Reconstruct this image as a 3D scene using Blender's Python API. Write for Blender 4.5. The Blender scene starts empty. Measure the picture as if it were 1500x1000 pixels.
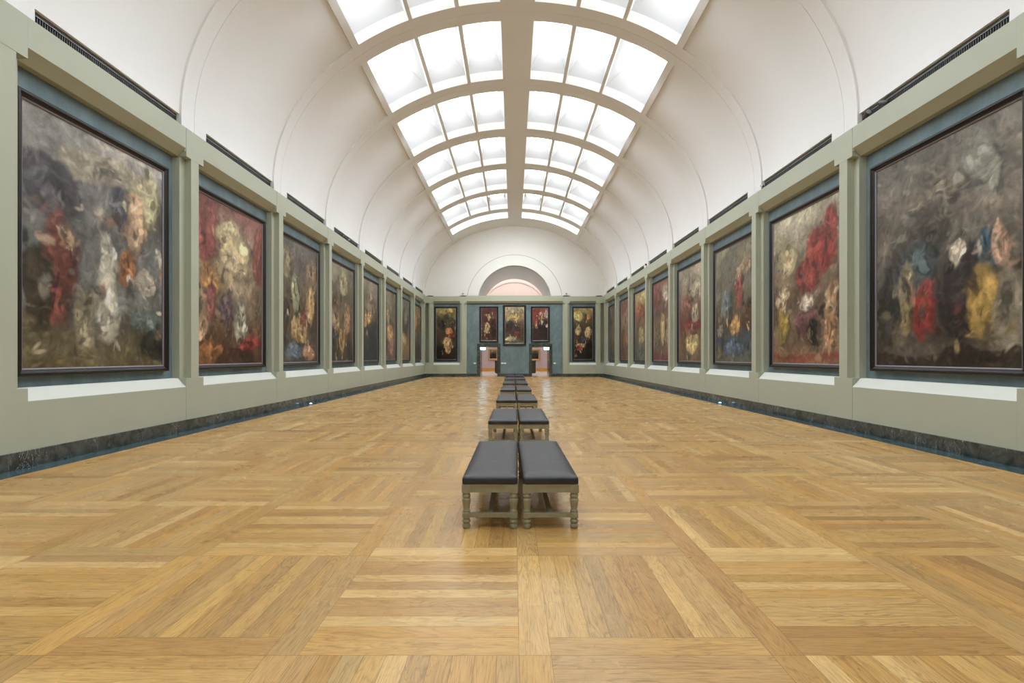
import bpy, bmesh, math, random
import numpy as np
from mathutils import Vector, Matrix

S = bpy.context.scene
COL = S.collection
rad = math.radians

# ------------------------------------------------------------ dimensions
EYE = 1.485
W = 6.655                 # half width of the gallery at the wall face
YEND = 37.7               # face of the end wall
P = 3.86                  # bay length
C0 = 6.52                 # first column centre in view
YBACK = -9.2
COLS = [C0 + P * k for k in range(-4, 9)]         # column centres, last one meets the end wall
Z_SKIRT = .23
Z_SILLF = EYE - .597
Z_SILLB = EYE - .425
Z_CAP = EYE + 4.01
Z_PANEL = EYE + 4.166
Z_TOP = EYE + 4.578
Z_SPR = EYE + 4.80
RB_A, RB_B = 6.718, 4.975   # bay surface of the vault
RR_A, RR_B = 6.675, 4.94  # rib surface of the vault

# ------------------------------------------------------------ helpers
def lin(c):
    c = c / 255.
    return c / 12.92 if c <= .04045 else ((c + .055) / 1.055) ** 2.4
def rgb(r, g, b, k=1.0):
    return (min(1, lin(r) * k), min(1, lin(g) * k), min(1, lin(b) * k), 1)

def new_mat(name):
    m = bpy.data.materials.new(name); m.use_nodes = True
    nt = m.node_tree
    return m, nt, nt.nodes['Principled BSDF']
def N(nt, t, **kw):
    n = nt.nodes.new(t)
    for k, v in kw.items():
        if k.startswith('i_'):
            n.inputs[k[2:].replace('_', ' ')].default_value = v
        else:
            setattr(n, k, v)
    return n
def ramp(nt, fac, stops):
    r = nt.nodes.new('ShaderNodeValToRGB')
    e = r.color_ramp.elements
    while len(e) < len(stops): e.new(.5)
    for el, (p, c) in zip(e, stops):
        el.position = p; el.color = c
    nt.links.new(fac, r.inputs['Fac'])
    return r.outputs['Color']
def objco(nt, scale=(1, 1, 1)):
    t = nt.nodes.new('ShaderNodeNewGeometry')
    mp = nt.nodes.new('ShaderNodeMapping'); mp.inputs['Scale'].default_value = scale
    nt.links.new(t.outputs['Position'], mp.inputs['Vector'])
    return mp.outputs['Vector']
def bump(nt, bs, h, strength=.1, dist=.01):
    b = nt.nodes.new('ShaderNodeBump'); b.inputs['Strength'].default_value = strength; b.inputs['Distance'].default_value = dist
    nt.links.new(h, b.inputs['Height']); nt.links.new(b.outputs['Normal'], bs.inputs['Normal'])

def simple(name, col, rough=.5, metal=0, spec=.5, var=0, scale=4):
    m, nt, bs = new_mat(name)
    bs.inputs['Roughness'].default_value = rough; bs.inputs['Metallic'].default_value = metal
    bs.inputs['Specular IOR Level'].default_value = spec
    if var:
        n = N(nt, 'ShaderNodeTexNoise'); n.inputs['Scale'].default_value = scale; n.inputs['Detail'].default_value = 4
        nt.links.new(objco(nt), n.inputs['Vector'])
        lo = tuple(c * (1 - var) for c in col[:3]) + (1,); hi = tuple(min(1, c * (1 + var)) for c in col[:3]) + (1,)
        nt.links.new(ramp(nt, n.outputs['Fac'], [(.3, lo), (.7, hi)]), bs.inputs['Base Color'])
    else:
        bs.inputs['Base Color'].default_value = col
    return m
def emis(name, col, s):
    m, nt, bs = new_mat(name)
    bs.inputs['Base Color'].default_value = (.1, .1, .1, 1)
    bs.inputs['Emission Color'].default_value = col; bs.inputs['Emission Strength'].default_value = s
    return m

M = {}
SKYE, FILL, SPREAD = 4.9, 35.0, 86
TILT = 42
LCOL = (.90, .985, 1.10)
M['green'] = simple('sage_green_paint', (.425, .445, .352, 1), .55, var=.025, scale=1.2, spec=.3)
M['white'] = simple('white_plaster', (.79, .785, .77, 1), .8, var=.012, scale=.8, spec=.2)
M['well'] = simple('skylight_white_lining', (.66, .66, .67, 1), .9, spec=.1)
M['black'] = simple('black_varnished_wood', (.014, .011, .010, 1), .28, spec=.5)
M['slip'] = simple('pale_inner_slip', (.2, .18, .21, 1), .35, spec=.6)
M['metal'] = simple('dark_grey_metal', (.085, .083, .085, 1), .45, metal=.4)
M['metal_l'] = simple('light_grey_metal', (.35, .35, .37, 1), .4, metal=.5)
M['void'] = simple('dark_cavity', (.03, .03, .03, 1), .9)
M['bench'] = simple('olive_grey_painted_wood', (.30, .275, .18, 1), .45, var=.10, scale=16)
M['brass'] = simple('bronze_nail_heads', (.10, .07, .04, 1), .4, metal=.8)
M['gilt'] = simple('gilt_wood', (.50, .33, .13, 1), .4, metal=.5, var=.3, scale=30)
M['lilac'] = simple('lilac_grey_wall', (.50, .42, .43, 1), .7, var=.04, scale=2)
M['pink'] = simple('pale_pink_plaster', (.80, .70, .655, 1), .8, var=.02, scale=2)
M['stone'] = simple('pale_stone_paving', (.55, .50, .42, 1), .25, var=.08, scale=3)
M['oak_base'] = simple('orange_oak', (.55, .30, .08, 1), .4, var=.15, scale=6)
M['darkwood'] = simple('dark_stained_wood', (.03, .022, .016, 1), .35, var=.2, scale=8)
M['sill'] = simple('sill_green_painted_light', (.64, .66, .60, 1), .5, var=.02, scale=2)  # wall green lightened on the sills, strong light from above put into the colour
M['placard'] = simple('white_card', (.8, .8, .78, 1), .5)
M['gap'] = simple('joint_filler', (.06, .035, .015, 1), .7)
M['exit'] = emis('backlit_exit_panel', (.42, .80, 1.0, 1), 34)
M['led'] = emis('cool_led', (.4, .8, 1, 1), 7)
M['sky'] = emis('skylight_diffuser', (.92, .98, 1, 1), SKYE)
M['fill_glow'] = emis('next_room_fill_glow', (1, .98, .95, 1), 5.5)

def teal_mat():
    m, nt, bs = new_mat('teal_blue_wall_fabric')
    a = N(nt, 'ShaderNodeTexNoise'); a.inputs['Scale'].default_value = 2.2; a.inputs['Detail'].default_value = 6; a.inputs['Roughness'].default_value = .65
    nt.links.new(objco(nt, (1, 1, .6)), a.inputs['Vector'])
    nt.links.new(ramp(nt, a.outputs['Fac'], [(.25, (.098, .150, .168, 1)), (.5, (.140, .200, .222, 1)), (.75, (.20, .265, .285, 1))]), bs.inputs['Base Color'])
    bs.inputs['Roughness'].default_value = .6
    f = N(nt, 'ShaderNodeTexNoise'); f.inputs['Scale'].default_value = 90; nt.links.new(objco(nt), f.inputs['Vector'])
    bump(nt, bs, f.outputs['Fac'], .15, .003)
    return m
M['teal'] = teal_mat()

def marble_mat(name, dark, mid, vein, rough=.18):
    m, nt, bs = new_mat(name)
    v = objco(nt)
    n = N(nt, 'ShaderNodeTexNoise'); n.inputs['Scale'].default_value = 5; n.inputs['Detail'].default_value = 8; n.inputs['Distortion'].default_value = 1.2
    nt.links.new(v, n.inputs['Vector'])
    base = ramp(nt, n.outputs['Fac'], [(.3, dark), (.68, mid)])
    n2 = N(nt, 'ShaderNodeTexNoise'); n2.inputs['Scale'].default_value = 3.4; n2.inputs['Detail'].default_value = 7; n2.inputs['Distortion'].default_value = 2.5
    nt.links.new(objco(nt, (1, 1.4, .8)), n2.inputs['Vector'])
    vm = ramp(nt, n2.outputs['Fac'], [(.485, (0, 0, 0, 1)), (.50, (1, 1, 1, 1)), (.515, (0, 0, 0, 1))])
    n3 = N(nt, 'ShaderNodeTexNoise'); n3.inputs['Scale'].default_value = 2.0; nt.links.new(v, n3.inputs['Vector'])
    pm = ramp(nt, n3.outputs['Fac'], [(.45, (0, 0, 0, 1)), (.65, (.8, .8, .8, 1))])
    mul = N(nt, 'ShaderNodeMix', data_type='RGBA', blend_type='MULTIPLY'); mul.inputs[0].default_value = 1
    nt.links.new(vm, mul.inputs[6]); nt.links.new(pm, mul.inputs[7])
    mx = N(nt, 'ShaderNodeMix', data_type='RGBA'); mx.inputs[7].default_value = vein
    nt.links.new(mul.outputs[2], mx.inputs[0]); nt.links.new(base, mx.inputs[6])
    nt.links.new(mx.outputs[2], bs.inputs['Base Color'])
    bs.inputs['Roughness'].default_value = rough
    return m
M['marble'] = marble_mat('dark_green_marble', (.022, .028, .026, 1), (.085, .095, .088, 1), (.42, .44, .42, 1))
M['marble_blue'] = marble_mat('blue_green_marble', (.030, .065, .078, 1), (.075, .130, .150, 1), (.25, .34, .38, 1), .15)

def wood_mat():
    m, nt, bs = new_mat('oak_parquet')
    uv = N(nt, 'ShaderNodeUVMap'); uv.uv_map = 'grain'
    at = N(nt, 'ShaderNodeAttribute'); at.attribute_name = 'tone'
    # rings
    mp = N(nt, 'ShaderNodeMapping'); mp.inputs['Scale'].default_value = (1.3, 9, 1); nt.links.new(uv.outputs['UV'], mp.inputs['Vector'])
    n1 = N(nt, 'ShaderNodeTexNoise'); n1.inputs['Scale'].default_value = 1.0; n1.inputs['Detail'].default_value = 2.5; n1.inputs['Distortion'].default_value = .5
    nt.links.new(mp.outputs['Vector'], n1.inputs['Vector'])
    mu = N(nt, 'ShaderNodeMath', operation='MULTIPLY'); mu.inputs[1].default_value = 13; nt.links.new(n1.outputs['Fac'], mu.inputs[0])
    fr = N(nt, 'ShaderNodeMath', operation='PINGPONG'); fr.inputs[1].default_value = .5; nt.links.new(mu.outputs[0], fr.inputs[0])
    rings = ramp(nt, fr.outputs[0], [(0, (0, 0, 0, 1)), (.10, (.55, .55, .55, 1)), (.28, (1, 1, 1, 1))])
    # mask where the cathedral grain shows
    n4 = N(nt, 'ShaderNodeTexNoise'); n4.inputs['Scale'].default_value = 2.2; nt.links.new(uv.outputs['UV'], n4.inputs['Vector'])
    mk = ramp(nt, n4.outputs['Fac'], [(.40, (.25, .25, .25, 1)), (.62, (1, 1, 1, 1))])
    # fine pores
    mp2 = N(nt, 'ShaderNodeMapping'); mp2.inputs['Scale'].default_value = (7, 170, 1); nt.links.new(uv.outputs['UV'], mp2.inputs['Vector'])
    n2 = N(nt, 'ShaderNodeTexNoise'); n2.inputs['Scale'].default_value = 1; n2.inputs['Detail'].default_value = 3; nt.links.new(mp2.outputs['Vector'], n2.inputs['Vector'])
    pores = ramp(nt, n2.outputs['Fac'], [(.33, (.62, .58, .55, 1)), (.52, (1, 1, 1, 1))])
    # broad streaks
    mp3 = N(nt, 'ShaderNodeMapping'); mp3.inputs['Scale'].default_value = (1.2, 14, 1); nt.links.new(uv.outputs['UV'], mp3.inputs['Vector'])
    n3 = N(nt, 'ShaderNodeTexNoise'); n3.inputs['Scale'].default_value = 1; n3.inputs['Detail'].default_value = 3; nt.links.new(mp3.outputs['Vector'], n3.inputs['Vector'])
    streak = ramp(nt, n3.outputs['Fac'], [(.3, (.84, .82, .80, 1)), (.7, (1.0, 1.0, 1.0, 1))])
    def mul(a, b, f=1.0):
        x = N(nt, 'ShaderNodeMix', data_type='RGBA', blend_type='MULTIPLY')
        if isinstance(f, float): x.inputs[0].default_value = f
        else: nt.links.new(f, x.inputs[0])
        nt.links.new(a, x.inputs[6]); nt.links.new(b, x.inputs[7]); return x.outputs[2]
    c = mul(at.outputs['Color'], streak)
    c = mul(c, pores, .75)
    ring_c = N(nt, 'ShaderNodeMix', data_type='RGBA'); ring_c.inputs[6].default_value = (.50, .47, .44, 1); ring_c.inputs[7].default_value = (1, 1, 1, 1)
    nt.links.new(rings, ring_c.inputs[0])
    sc = N(nt, 'ShaderNodeMath', operation='MULTIPLY'); sc.inputs[1].default_value = .68; nt.links.new(mk, sc.inputs[0])
    c = mul(c, ring_c.outputs[2], sc.outputs[0])
    nt.links.new(c, bs.inputs['Base Color'])
    rr = N(nt, 'ShaderNodeTexNoise'); rr.inputs['Scale'].default_value = 1.7; rr.inputs['Detail'].default_value = 3; nt.links.new(objco(nt), rr.inputs['Vector'])
    mr = N(nt, 'ShaderNodeMapRange'); mr.inputs['To Min'].default_value = .22; mr.inputs['To Max'].default_value = .34
    nt.links.new(rr.outputs['Fac'], mr.inputs['Value']); nt.links.new(mr.outputs['Result'], bs.inputs['Roughness'])
    bs.inputs['Specular IOR Level'].default_value = .5
    bump(nt, bs, n2.outputs['Fac'], .03, .001)
    return m
M['oak'] = wood_mat()

def leather_mat():
    m, nt, bs = new_mat('black_leather')
    n = N(nt, 'ShaderNodeTexNoise'); n.inputs['Scale'].default_value = 9; n.inputs['Detail'].default_value = 5; n.inputs['Distortion'].default_value = .6
    nt.links.new(objco(nt, (.45, 1.6, 1)), n.inputs['Vector'])
    nt.links.new(ramp(nt, n.outputs['Fac'], [(.3, (.011, .012, .017, 1)), (.7, (.026, .027, .038, 1))]), bs.inputs['Base Color'])
    bs.inputs['Roughness'].default_value = .42; bs.inputs['Specular IOR Level'].default_value = .55
    bump(nt, bs, n.outputs['Fac'], .35, .012)
    return m
M['leather'] = leather_mat()

def paint_mat():
    m, nt, bs = new_mat('oil_on_canvas')
    at = N(nt, 'ShaderNodeAttribute'); at.attribute_name = 'paint'
    n = N(nt, 'ShaderNodeTexNoise'); n.inputs['Scale'].default_value = 38; n.inputs['Detail'].default_value = 5; n.inputs['Distortion'].default_value = 1.5
    nt.links.new(objco(nt, (1, 1, .8)), n.inputs['Vector'])
    mx = N(nt, 'ShaderNodeMix', data_type='RGBA', blend_type='MULTIPLY'); mx.inputs[0].default_value = .7
    nt.links.new(at.outputs['Color'], mx.inputs[6])
    nt.links.new(ramp(nt, n.outputs['Fac'], [(.3, (.72, .70, .68, 1)), (.7, (1.15, 1.13, 1.1, 1))]), mx.inputs[7])
    nt.links.new(mx.outputs[2], bs.inputs['Base Color'])
    bs.inputs['Roughness'].default_value = .38; bs.inputs['Specular IOR Level'].default_value = .35
    bump(nt, bs, n.outputs['Fac'], .25, .004)
    return m
M['paint'] = paint_mat()

# ---- mesh builder
class MB:
    def __init__(s): s.v = []; s.f = []; s.mi = []; s.sm = []
    def add(s, vs, fs, mi=0, smooth=False):
        b = len(s.v); s.v += [tuple(p) for p in vs]
        for f in fs:
            s.f.append([b + i for i in f]); s.mi.append(mi); s.sm.append(smooth)
    def box(s, a, b, mi=0):
        x0, y0, z0 = a; x1, y1, z1 = b
        s.add([(x0,y0,z0),(x1,y0,z0),(x1,y1,z0),(x0,y1,z0),(x0,y0,z1),(x1,y0,z1),(x1,y1,z1),(x0,y1,z1)],
              [(0,3,2,1),(4,5,6,7),(0,1,5,4),(1,2,6,5),(2,3,7,6),(3,0,4,7)], mi)
    def prism(s, poly, u0, u1, fn, mi=0):
        """poly of (w,z) swept along u; fn maps (u,w,z) -> xyz"""
        n = len(poly)
        vs = [fn(u0, w, z) for w, z in poly] + [fn(u1, w, z) for w, z in poly]
        fs = [tuple(range(n)), tuple(range(2*n-1, n-1, -1))] + [(i, i+n, (i+1) % n + n, (i+1) % n) for i in range(n)]
        s.add(vs, fs, mi)
    def lathe(s, prof, c=(0,0), seg=20, mi=0, cap=True):
        vs = []; fs = []
        for z, r in prof:
            for k in range(seg):
                a = 2*math.pi*k/seg; vs.append((c[0]+r*math.cos(a), c[1]+r*math.sin(a), z))
        for i in range(len(prof)-1):
            for k in range(seg):
                k2 = (k+1) % seg
                fs.append((i*seg+k, i*seg+k2, (i+1)*seg+k2, (i+1)*seg+k))
        s.add(vs, fs, mi, True)
        if cap:
            n = len(prof)
            s.add([vs[k] for k in range(seg)], [tuple(range(seg-1, -1, -1))], mi)
            s.add([vs[(n-1)*seg+k] for k in range(seg)], [tuple(range(seg))], mi)
    def tube(s, a, b, r, seg=10, mi=0, r2=None):
        a = Vector(a); b = Vector(b); d = (b-a).normalized(); r2 = r if r2 is None else r2
        q = d.to_track_quat('Z', 'Y')
        vs = []
        for p, rr in ((a, r), (b, r2)):
            for k in range(seg):
                t = 2*math.pi*k/seg
                vs.append(tuple(p + q @ Vector((rr*math.cos(t), rr*math.sin(t), 0))))
        fs = [(k, (k+1) % seg, (k+1) % seg+seg, k+seg) for k in range(seg)] + [tuple(range(seg-1,-1,-1)), tuple(range(seg, 2*seg))]
        s.add(vs, fs, mi)
    def build(s, name, mats, parent=None, loc=None, recalc=True):
        me = bpy.data.meshes.new(name)
        me.from_pydata(s.v, [], s.f)
        for m in (mats if isinstance(mats, (list, tuple)) else [mats]): me.materials.append(m)
        me.polygons.foreach_set('material_index', s.mi); me.polygons.foreach_set('use_smooth', s.sm)
        if recalc:
            bm = bmesh.new(); bm.from_mesh(me); bmesh.ops.recalc_face_normals(bm, faces=bm.faces); bm.to_mesh(me); bm.free()
        me.update()
        o = bpy.data.objects.new(name, me); COL.objects.link(o)
        if parent: o.parent = parent
        if loc: o.location = loc
        return o
def tag(o, label=None, cat=None, group=None, kind=None):
    if label: o['label'] = label
    if cat: o['category'] = cat
    if group: o['group'] = group
    if kind: o['kind'] = kind
    return o
def empty(name, loc=(0,0,0), rz=0):
    o = bpy.data.objects.new(name, None); COL.objects.link(o); o.location = loc; o.rotation_euler = (0,0,rz); o.empty_display_size = .2
    return o
def struct(mb, name, mats, **kw):
    return tag(mb.build(name, mats, **kw), kind='structure')
def copy_tree(o, parent=None):
    c = o.copy(); COL.objects.link(c); c.parent = parent
    for ch in [x for x in KIDS.get(o.name, [])]: copy_tree(ch, c)
    return c
KIDS = {}
def reg(parent, child): KIDS.setdefault(parent.name, []).append(child); return child

# ------------------------------------------------------------ floor: oak parquet in chequered panels between bands
random.seed(5)
XE = 6.30
OX, OY, PB, BAND = -.095, 2.515, 1.26, .16
tones = [(198,158,100),(190,148,90),(204,166,110),(180,138,84),(170,126,76),(194,154,102),(186,150,100),(214,178,122),(190,144,82),(178,140,94),(200,160,98),(196,152,88)]
fv, ff, fuv, ftone = [], [], [], []
def plank(x0, x1, y0, y1, along):
    if x1 <= -XE or x0 >= XE or y1 <= YBACK or y0 >= YEND + .28: return
    ends_x = (max(x0, -XE), min(x1, XE)); ends_y = (max(y0, YBACK), min(y1, YEND + .28))
    x0, x1 = ends_x; y0, y1 = ends_y
    if x1 - x0 < .012 or y1 - y0 < .012: return
    g = .0007
    x0 += g; x1 -= g; y0 += g; y1 -= g
    b = len(fv); fv.extend([(x0,y0,0),(x1,y0,0),(x1,y1,0),(x0,y1,0)]); ff.append((b,b+1,b+2,b+3))
    ou, ov = random.uniform(0, 60), random.uniform(0, 60)
    L, B = (x1-x0, y1-y0)
    if along == 'x': fuv.extend([(ou,ov),(ou+L,ov),(ou+L,ov+B),(ou,ov+B)])
    else: fuv.extend([(ou,ov),(ou,ov+L),(ou+B,ov+L),(ou+B,ov)])
    t = random.choice(tones); k = random.uniform(.88, 1.08) * FLOORK
    if random.random() < .07: k *= .84
    c = tuple(min(.9, (.66*a_ + .34*b_)*k*g_) for a_, b_, g_ in zip((lin(t[0]), lin(t[1]), lin(t[2])), (lin(192), lin(151), lin(94)), (1, 1.03, 1))) + (1,)
    ftone.extend([c]*4)
FLOORK = 1.27
nx = range(int((-XE-OX)//PB)-1, int((XE-OX)//PB)+2)
ny = range(int((YBACK-OY)//PB)-1, int((YEND+.3-OY)//PB)+2)
NP = 10
for i in nx:
    for j in ny:
        bx, by = OX + i*PB, OY + j*PB
        plank(bx, bx+BAND, by, by+PB, 'y')
        plank(bx+BAND, bx+PB, by, by+BAND, 'x')
        w = (PB-BAND)/NP
        for k in range(NP):
            if (i + j) % 2 == 0: plank(bx+BAND+k*w, bx+BAND+(k+1)*w, by+BAND, by+PB, 'y')
            else: plank(bx+BAND, bx+PB, by+BAND+k*w, by+BAND+(k+1)*w, 'x')
me = bpy.data.meshes.new('floor'); 
b = len(fv); fv += [(-XE,YBACK,-.003),(XE,YBACK,-.003),(XE,YEND+.28,-.003),(-XE,YEND+.28,-.003)]; ff.append((b,b+1,b+2,b+3))
fuv += [(0,0)]*4; ftone += [(.1,.06,.03,1)]*4
me.from_pydata(fv, [], ff)
uvl = me.uv_layers.new(name='grain'); uvl.data.foreach_set('uv', np.array(fuv, dtype=np.float32).ravel())
ca = me.color_attributes.new('tone', 'FLOAT_COLOR', 'CORNER'); ca.data.foreach_set('color', np.array(ftone, dtype=np.float32).ravel())
me.materials.append(M['oak']); me.materials.append(M['gap']); me.polygons[len(ff)-1].material_index = 1
fl = bpy.data.objects.new('floor', me); COL.objects.link(fl); tag(fl, kind='structure')

mb = MB()
for s in (-1, 1):
    x0, x1 = sorted((s*XE, s*(W+.05)))
    mb.box((x0, YBACK, -.05), (x1, YEND+.05, .0))
struct(mb, 'trim_1', M['marble_blue'])
# thin metal edging between parquet and marble
mb = MB()
for s in (-1, 1):
    x0, x1 = sorted((s*(XE-.012), s*(XE+.002)))
    mb.box((x0, YBACK, -.02), (x1, YEND, .002))
struct(mb, 'trim_2', M['oak_base'])

# ------------------------------------------------------------ walls
fn_left = lambda u, w, z: (-W - w, u, z)
fn_right = lambda u, w, z: (W + w, u, z)
fn_end = lambda u, w, z: (u, YEND + w, z)
def rect(w0, w1, z0, z1): return [(w0,z0),(w1,z0),(w1,z1),(w0,z1)]
HP = .28
def pier(mb, fn, c, hp=HP, full=True):
    g = .004
    mb.prism(rect(0, .32, Z_SKIRT-.02, Z_SILLB+.0), c-hp, c+hp, fn)
    mb.prism(rect(.14, .32, Z_SILLB, Z_CAP), c-hp, c+hp, fn)
    sh = min(.125, hp*.5)
    mb.prism(rect(.004, .2, Z_SILLB-.002, Z_CAP+.002), c-sh, c+sh, fn)
    mb.prism(rect(0, .32, Z_CAP, Z_TOP), c-hp, c+hp, fn)
def bay(mb, fn, u0, u1, low=True):
    g = .005
    if low:
        mb.prism([(.004,Z_SKIRT-.02),(.004,Z_SILLF-.004),(.165,Z_SILLB-.004),(.32,Z_SILLB-.004),(.32,Z_SKIRT-.02)], u0+g, u1-g, fn)
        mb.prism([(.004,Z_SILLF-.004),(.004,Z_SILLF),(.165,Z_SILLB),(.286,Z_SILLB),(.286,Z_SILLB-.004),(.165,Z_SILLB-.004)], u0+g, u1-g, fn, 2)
    mb.prism([(.004,Z_TOP),(.004,Z_PANEL),(.165,Z_CAP),(.32,Z_CAP),(.32,Z_TOP)], u0+g, u1-g, fn)
    mb.prism(rect(.285, .40, (.5 if low else 0), Z_TOP-.1), u0-.02, u1+.02, fn, 1)
    # cavity behind the joints
    mb.prism(rect(.02, .3, Z_CAP+.1, Z_TOP-.02), u0-.01, u0+.02, fn); mb.prism(rect(.02, .3, Z_CAP+.1, Z_TOP-.02), u1-.02, u1+.01, fn)
for fn, nm in ((fn_left, 'wall_left'), (fn_right, 'wall_right')):
    mb = MB()
    cs = [c for c in COLS if c < YEND]
    for c in cs: pier(mb, fn, c)
    for a, b_ in zip(cs[:-1], cs[1:]): bay(mb, fn, a+HP, b_-HP)
    mb.prism(rect(0, .32, Z_SKIRT-.02, Z_TOP), YBACK-.1, cs[0]-HP+.001, fn)
    mb.prism(rect(0, .4, Z_SKIRT-.02, Z_TOP), cs[-1]+HP-.001, YEND+.001, fn)
    mb.prism(rect(.40, .55, -.05, Z_TOP), YBACK-.1, YEND+.5, fn)
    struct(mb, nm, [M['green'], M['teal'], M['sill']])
    mb = MB()
    mb.prism([(-.018,.0),(-.018,Z_SKIRT-.006),(-.012,Z_SKIRT),(.05,Z_SKIRT),(.05,0)], YBACK, YEND+.01, fn)
    struct(mb, 'baseboard_left' if fn is fn_left else 'baseboard_right', M['marble'])

# end wall: narrow slits at the corners, two painting bays and one wide teal bay with two doorways
DX0, DX1 = 1.305, 2.590       # door opening, mirrored (room centred)
DF = .235                     # width of the marble surround
DH = 2.235
mb = MB()
E1, E2, E3, E4 = 6.50, 6.08, 4.105, 3.605
for s in (-1, 1):
    for c, hp in ((s*(E1+E2)/2, (E1-E2)/2), (s*(E3+E4)/2, (E3-E4)/2)): pier(mb, fn_end, c, hp)
    a, b_ = sorted((s*E2, s*E3)); bay(mb, fn_end, a, b_)
    a, b_ = sorted((s*E1, s*(W+.0)));
    mb.prism(rect(0.004, .32, Z_SKIRT-.02, Z_SILLB), a, b_, fn_end); mb.prism(rect(0.004, .32, Z_CAP, Z_TOP), a, b_, fn_end); mb.prism(rect(.28, .4, .5, Z_TOP-.1), a, b_, fn_end)
# wide central bay : upper band and teal back wall with door holes
mb.prism([(.004,Z_TOP),(.004,Z_PANEL),(.165,Z_CAP),(.32,Z_CAP),(.32,Z_TOP)], -E4+.005, E4-.005, fn_end)
xs = [-E4-.02, -DX1-DF+.02, -DX0+DF-.02, DX0-DF+.02, DX1+DF-.02, E4+.02]
mb.prism(rect(.285, .55, DH+DF-.02, Z_TOP-.1), xs[0], xs[-1], fn_end, 1)
for a, b_ in ((xs[0], xs[1]), (xs[2], xs[3]), (xs[4], xs[5])): mb.prism(rect(.285, .55, 0, DH+DF-.02), a, b_, fn_end, 1)
mb.prism(rect(.40, .55, -.05, Z_TOP), -W-.5, -E4, fn_end); mb.prism(rect(.40, .55, -.05, Z_TOP), E4, W+.5, fn_end)
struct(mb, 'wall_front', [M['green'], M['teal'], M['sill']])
mb = MB()
sk = [(-.018,.0),(-.018,Z_SKIRT-.006),(-.012,Z_SKIRT),(.05,Z_SKIRT),(.05,0)]
sk2 = [(w+.285, z) for w, z in sk]
for s in (-1, 1):
    a, b_ = sorted((s*E4, s*(W-.0))); mb.prism(sk, a, b_, fn_end)
    a, b_ = sorted((s*(DX1+DF-.01), s*E4)); mb.prism(sk2, a, b_, fn_end)
mb.prism(sk2, -DX0+DF-.01, DX0-DF+.01, fn_end)
struct(mb, 'baseboard_front', M['marble'])
mb = MB()
mb.box((-W-.5, YBACK-.3, -.05), (W+.5, YBACK, Z_SPR+6)); struct(mb, 'wall_back', M['green'])

# doorways : dark marble surrounds and reveals
PASS = 2.3
for n, s in ((1, -1), (2, 1)):
    mb = MB()
    y0, y1 = YEND+.245, YEND+.285+PASS
    for xa, xb in ((DX0-DF, DX0), (DX1, DX1+DF)):
        a, b_ = sorted((s*xa, s*xb)); mb.box((a, y0, 0), (b_, y1, DH+DF))
    a, b_ = sorted((s*(DX0), s*DX1)); mb.box((a, y0, DH), (b_, y1, DH+DF))
    for xa, xb in ((DX0-.035, DX0+.0), (DX1, DX1+.035)):
        a, b_ = sorted((s*xa, s*xb)); mb.box((a, y0-.02, 0), (b_, y0+.01, DH+.035))
    a, b_ = sorted((s*(DX0-.035), s*(DX1+.035))); mb.box((a, y0-.02, DH), (b_, y0+.01, DH+.035))
    struct(mb, 'door_%d' % n, M['marble'])

# ------------------------------------------------------------ next room, seen through the doors and the arch
YA = YEND + 6.5            # far face of the arch
YF = 52.0
mb = MB()
mb.box((-W-3, YEND+.28, -.05), (W+3, YF+.3, -.001)); struct(mb, 'floor_next_room', M['stone'])
mb = MB()
mb.box((-9, YF, 0), (9, YF+.3, 6.3)); struct(mb, 'wall_far', M['lilac'])
mb = MB()
mb.box((-9, YF, 6.3), (9, YF+.3, 16))
# moulded arc on the far wall
vs = []; n = 40
for k in range(n+1):
    t = math.pi*k/n
    for r, dy in ((3.55, 0), (3.55, -.06), (3.75, -.06), (3.75, 0)): vs.append((r*math.cos(t), YF+dy, 5.6+r*math.sin(t)))
mb.add(vs, [(4*k+j, 4*k+(j+1) % 4, 4*k+4+(j+1) % 4, 4*k+4+j) for k in range(n) for j in range(4)])
mb.box((-9.3, YA, 0), (-9, YF, 16)); mb.box((9, YA, 0), (9.3, YF, 16)); mb.box((-9.3, YA-.3, 15), (9.3, YF+.3, 15.3))
mb.box((-9.3, YEND+.5, 0), (-9.0, YA, 5)); mb.box((9.0, YEND+.5, 0), (9.3, YA, 5))
mb.box((-9.3, YEND+.29+PASS, 4.55), (9.3, YA, 4.75))
# wall above the doors' far side, facing away
mb.box((-9.3, YEND+.285+PASS-.2, DH+DF), (9.3, YEND+.285+PASS, 4.6))
struct(mb, 'wall_next_room', M['pink'])
mb = MB(); mb.box((-9, YF-.05, 0), (9, YF, .33)); struct(mb, 'baseboard_far', M['oak_base'])
mb = MB(); mb.box((-5, YA+1.0, 14.9), (5, YF-1, 14.95)); struct(mb, 'window_71', M['fill_glow'])  # unseen glowing panel added to light the far room
mb = MB(); mb.box((-3.2, YEND+3.6, 4.5), (3.2, YA-.8, 4.54)); struct(mb, 'window_70', M['fill_glow'])  # unseen glowing panel added to brighten the space behind the doors

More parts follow.
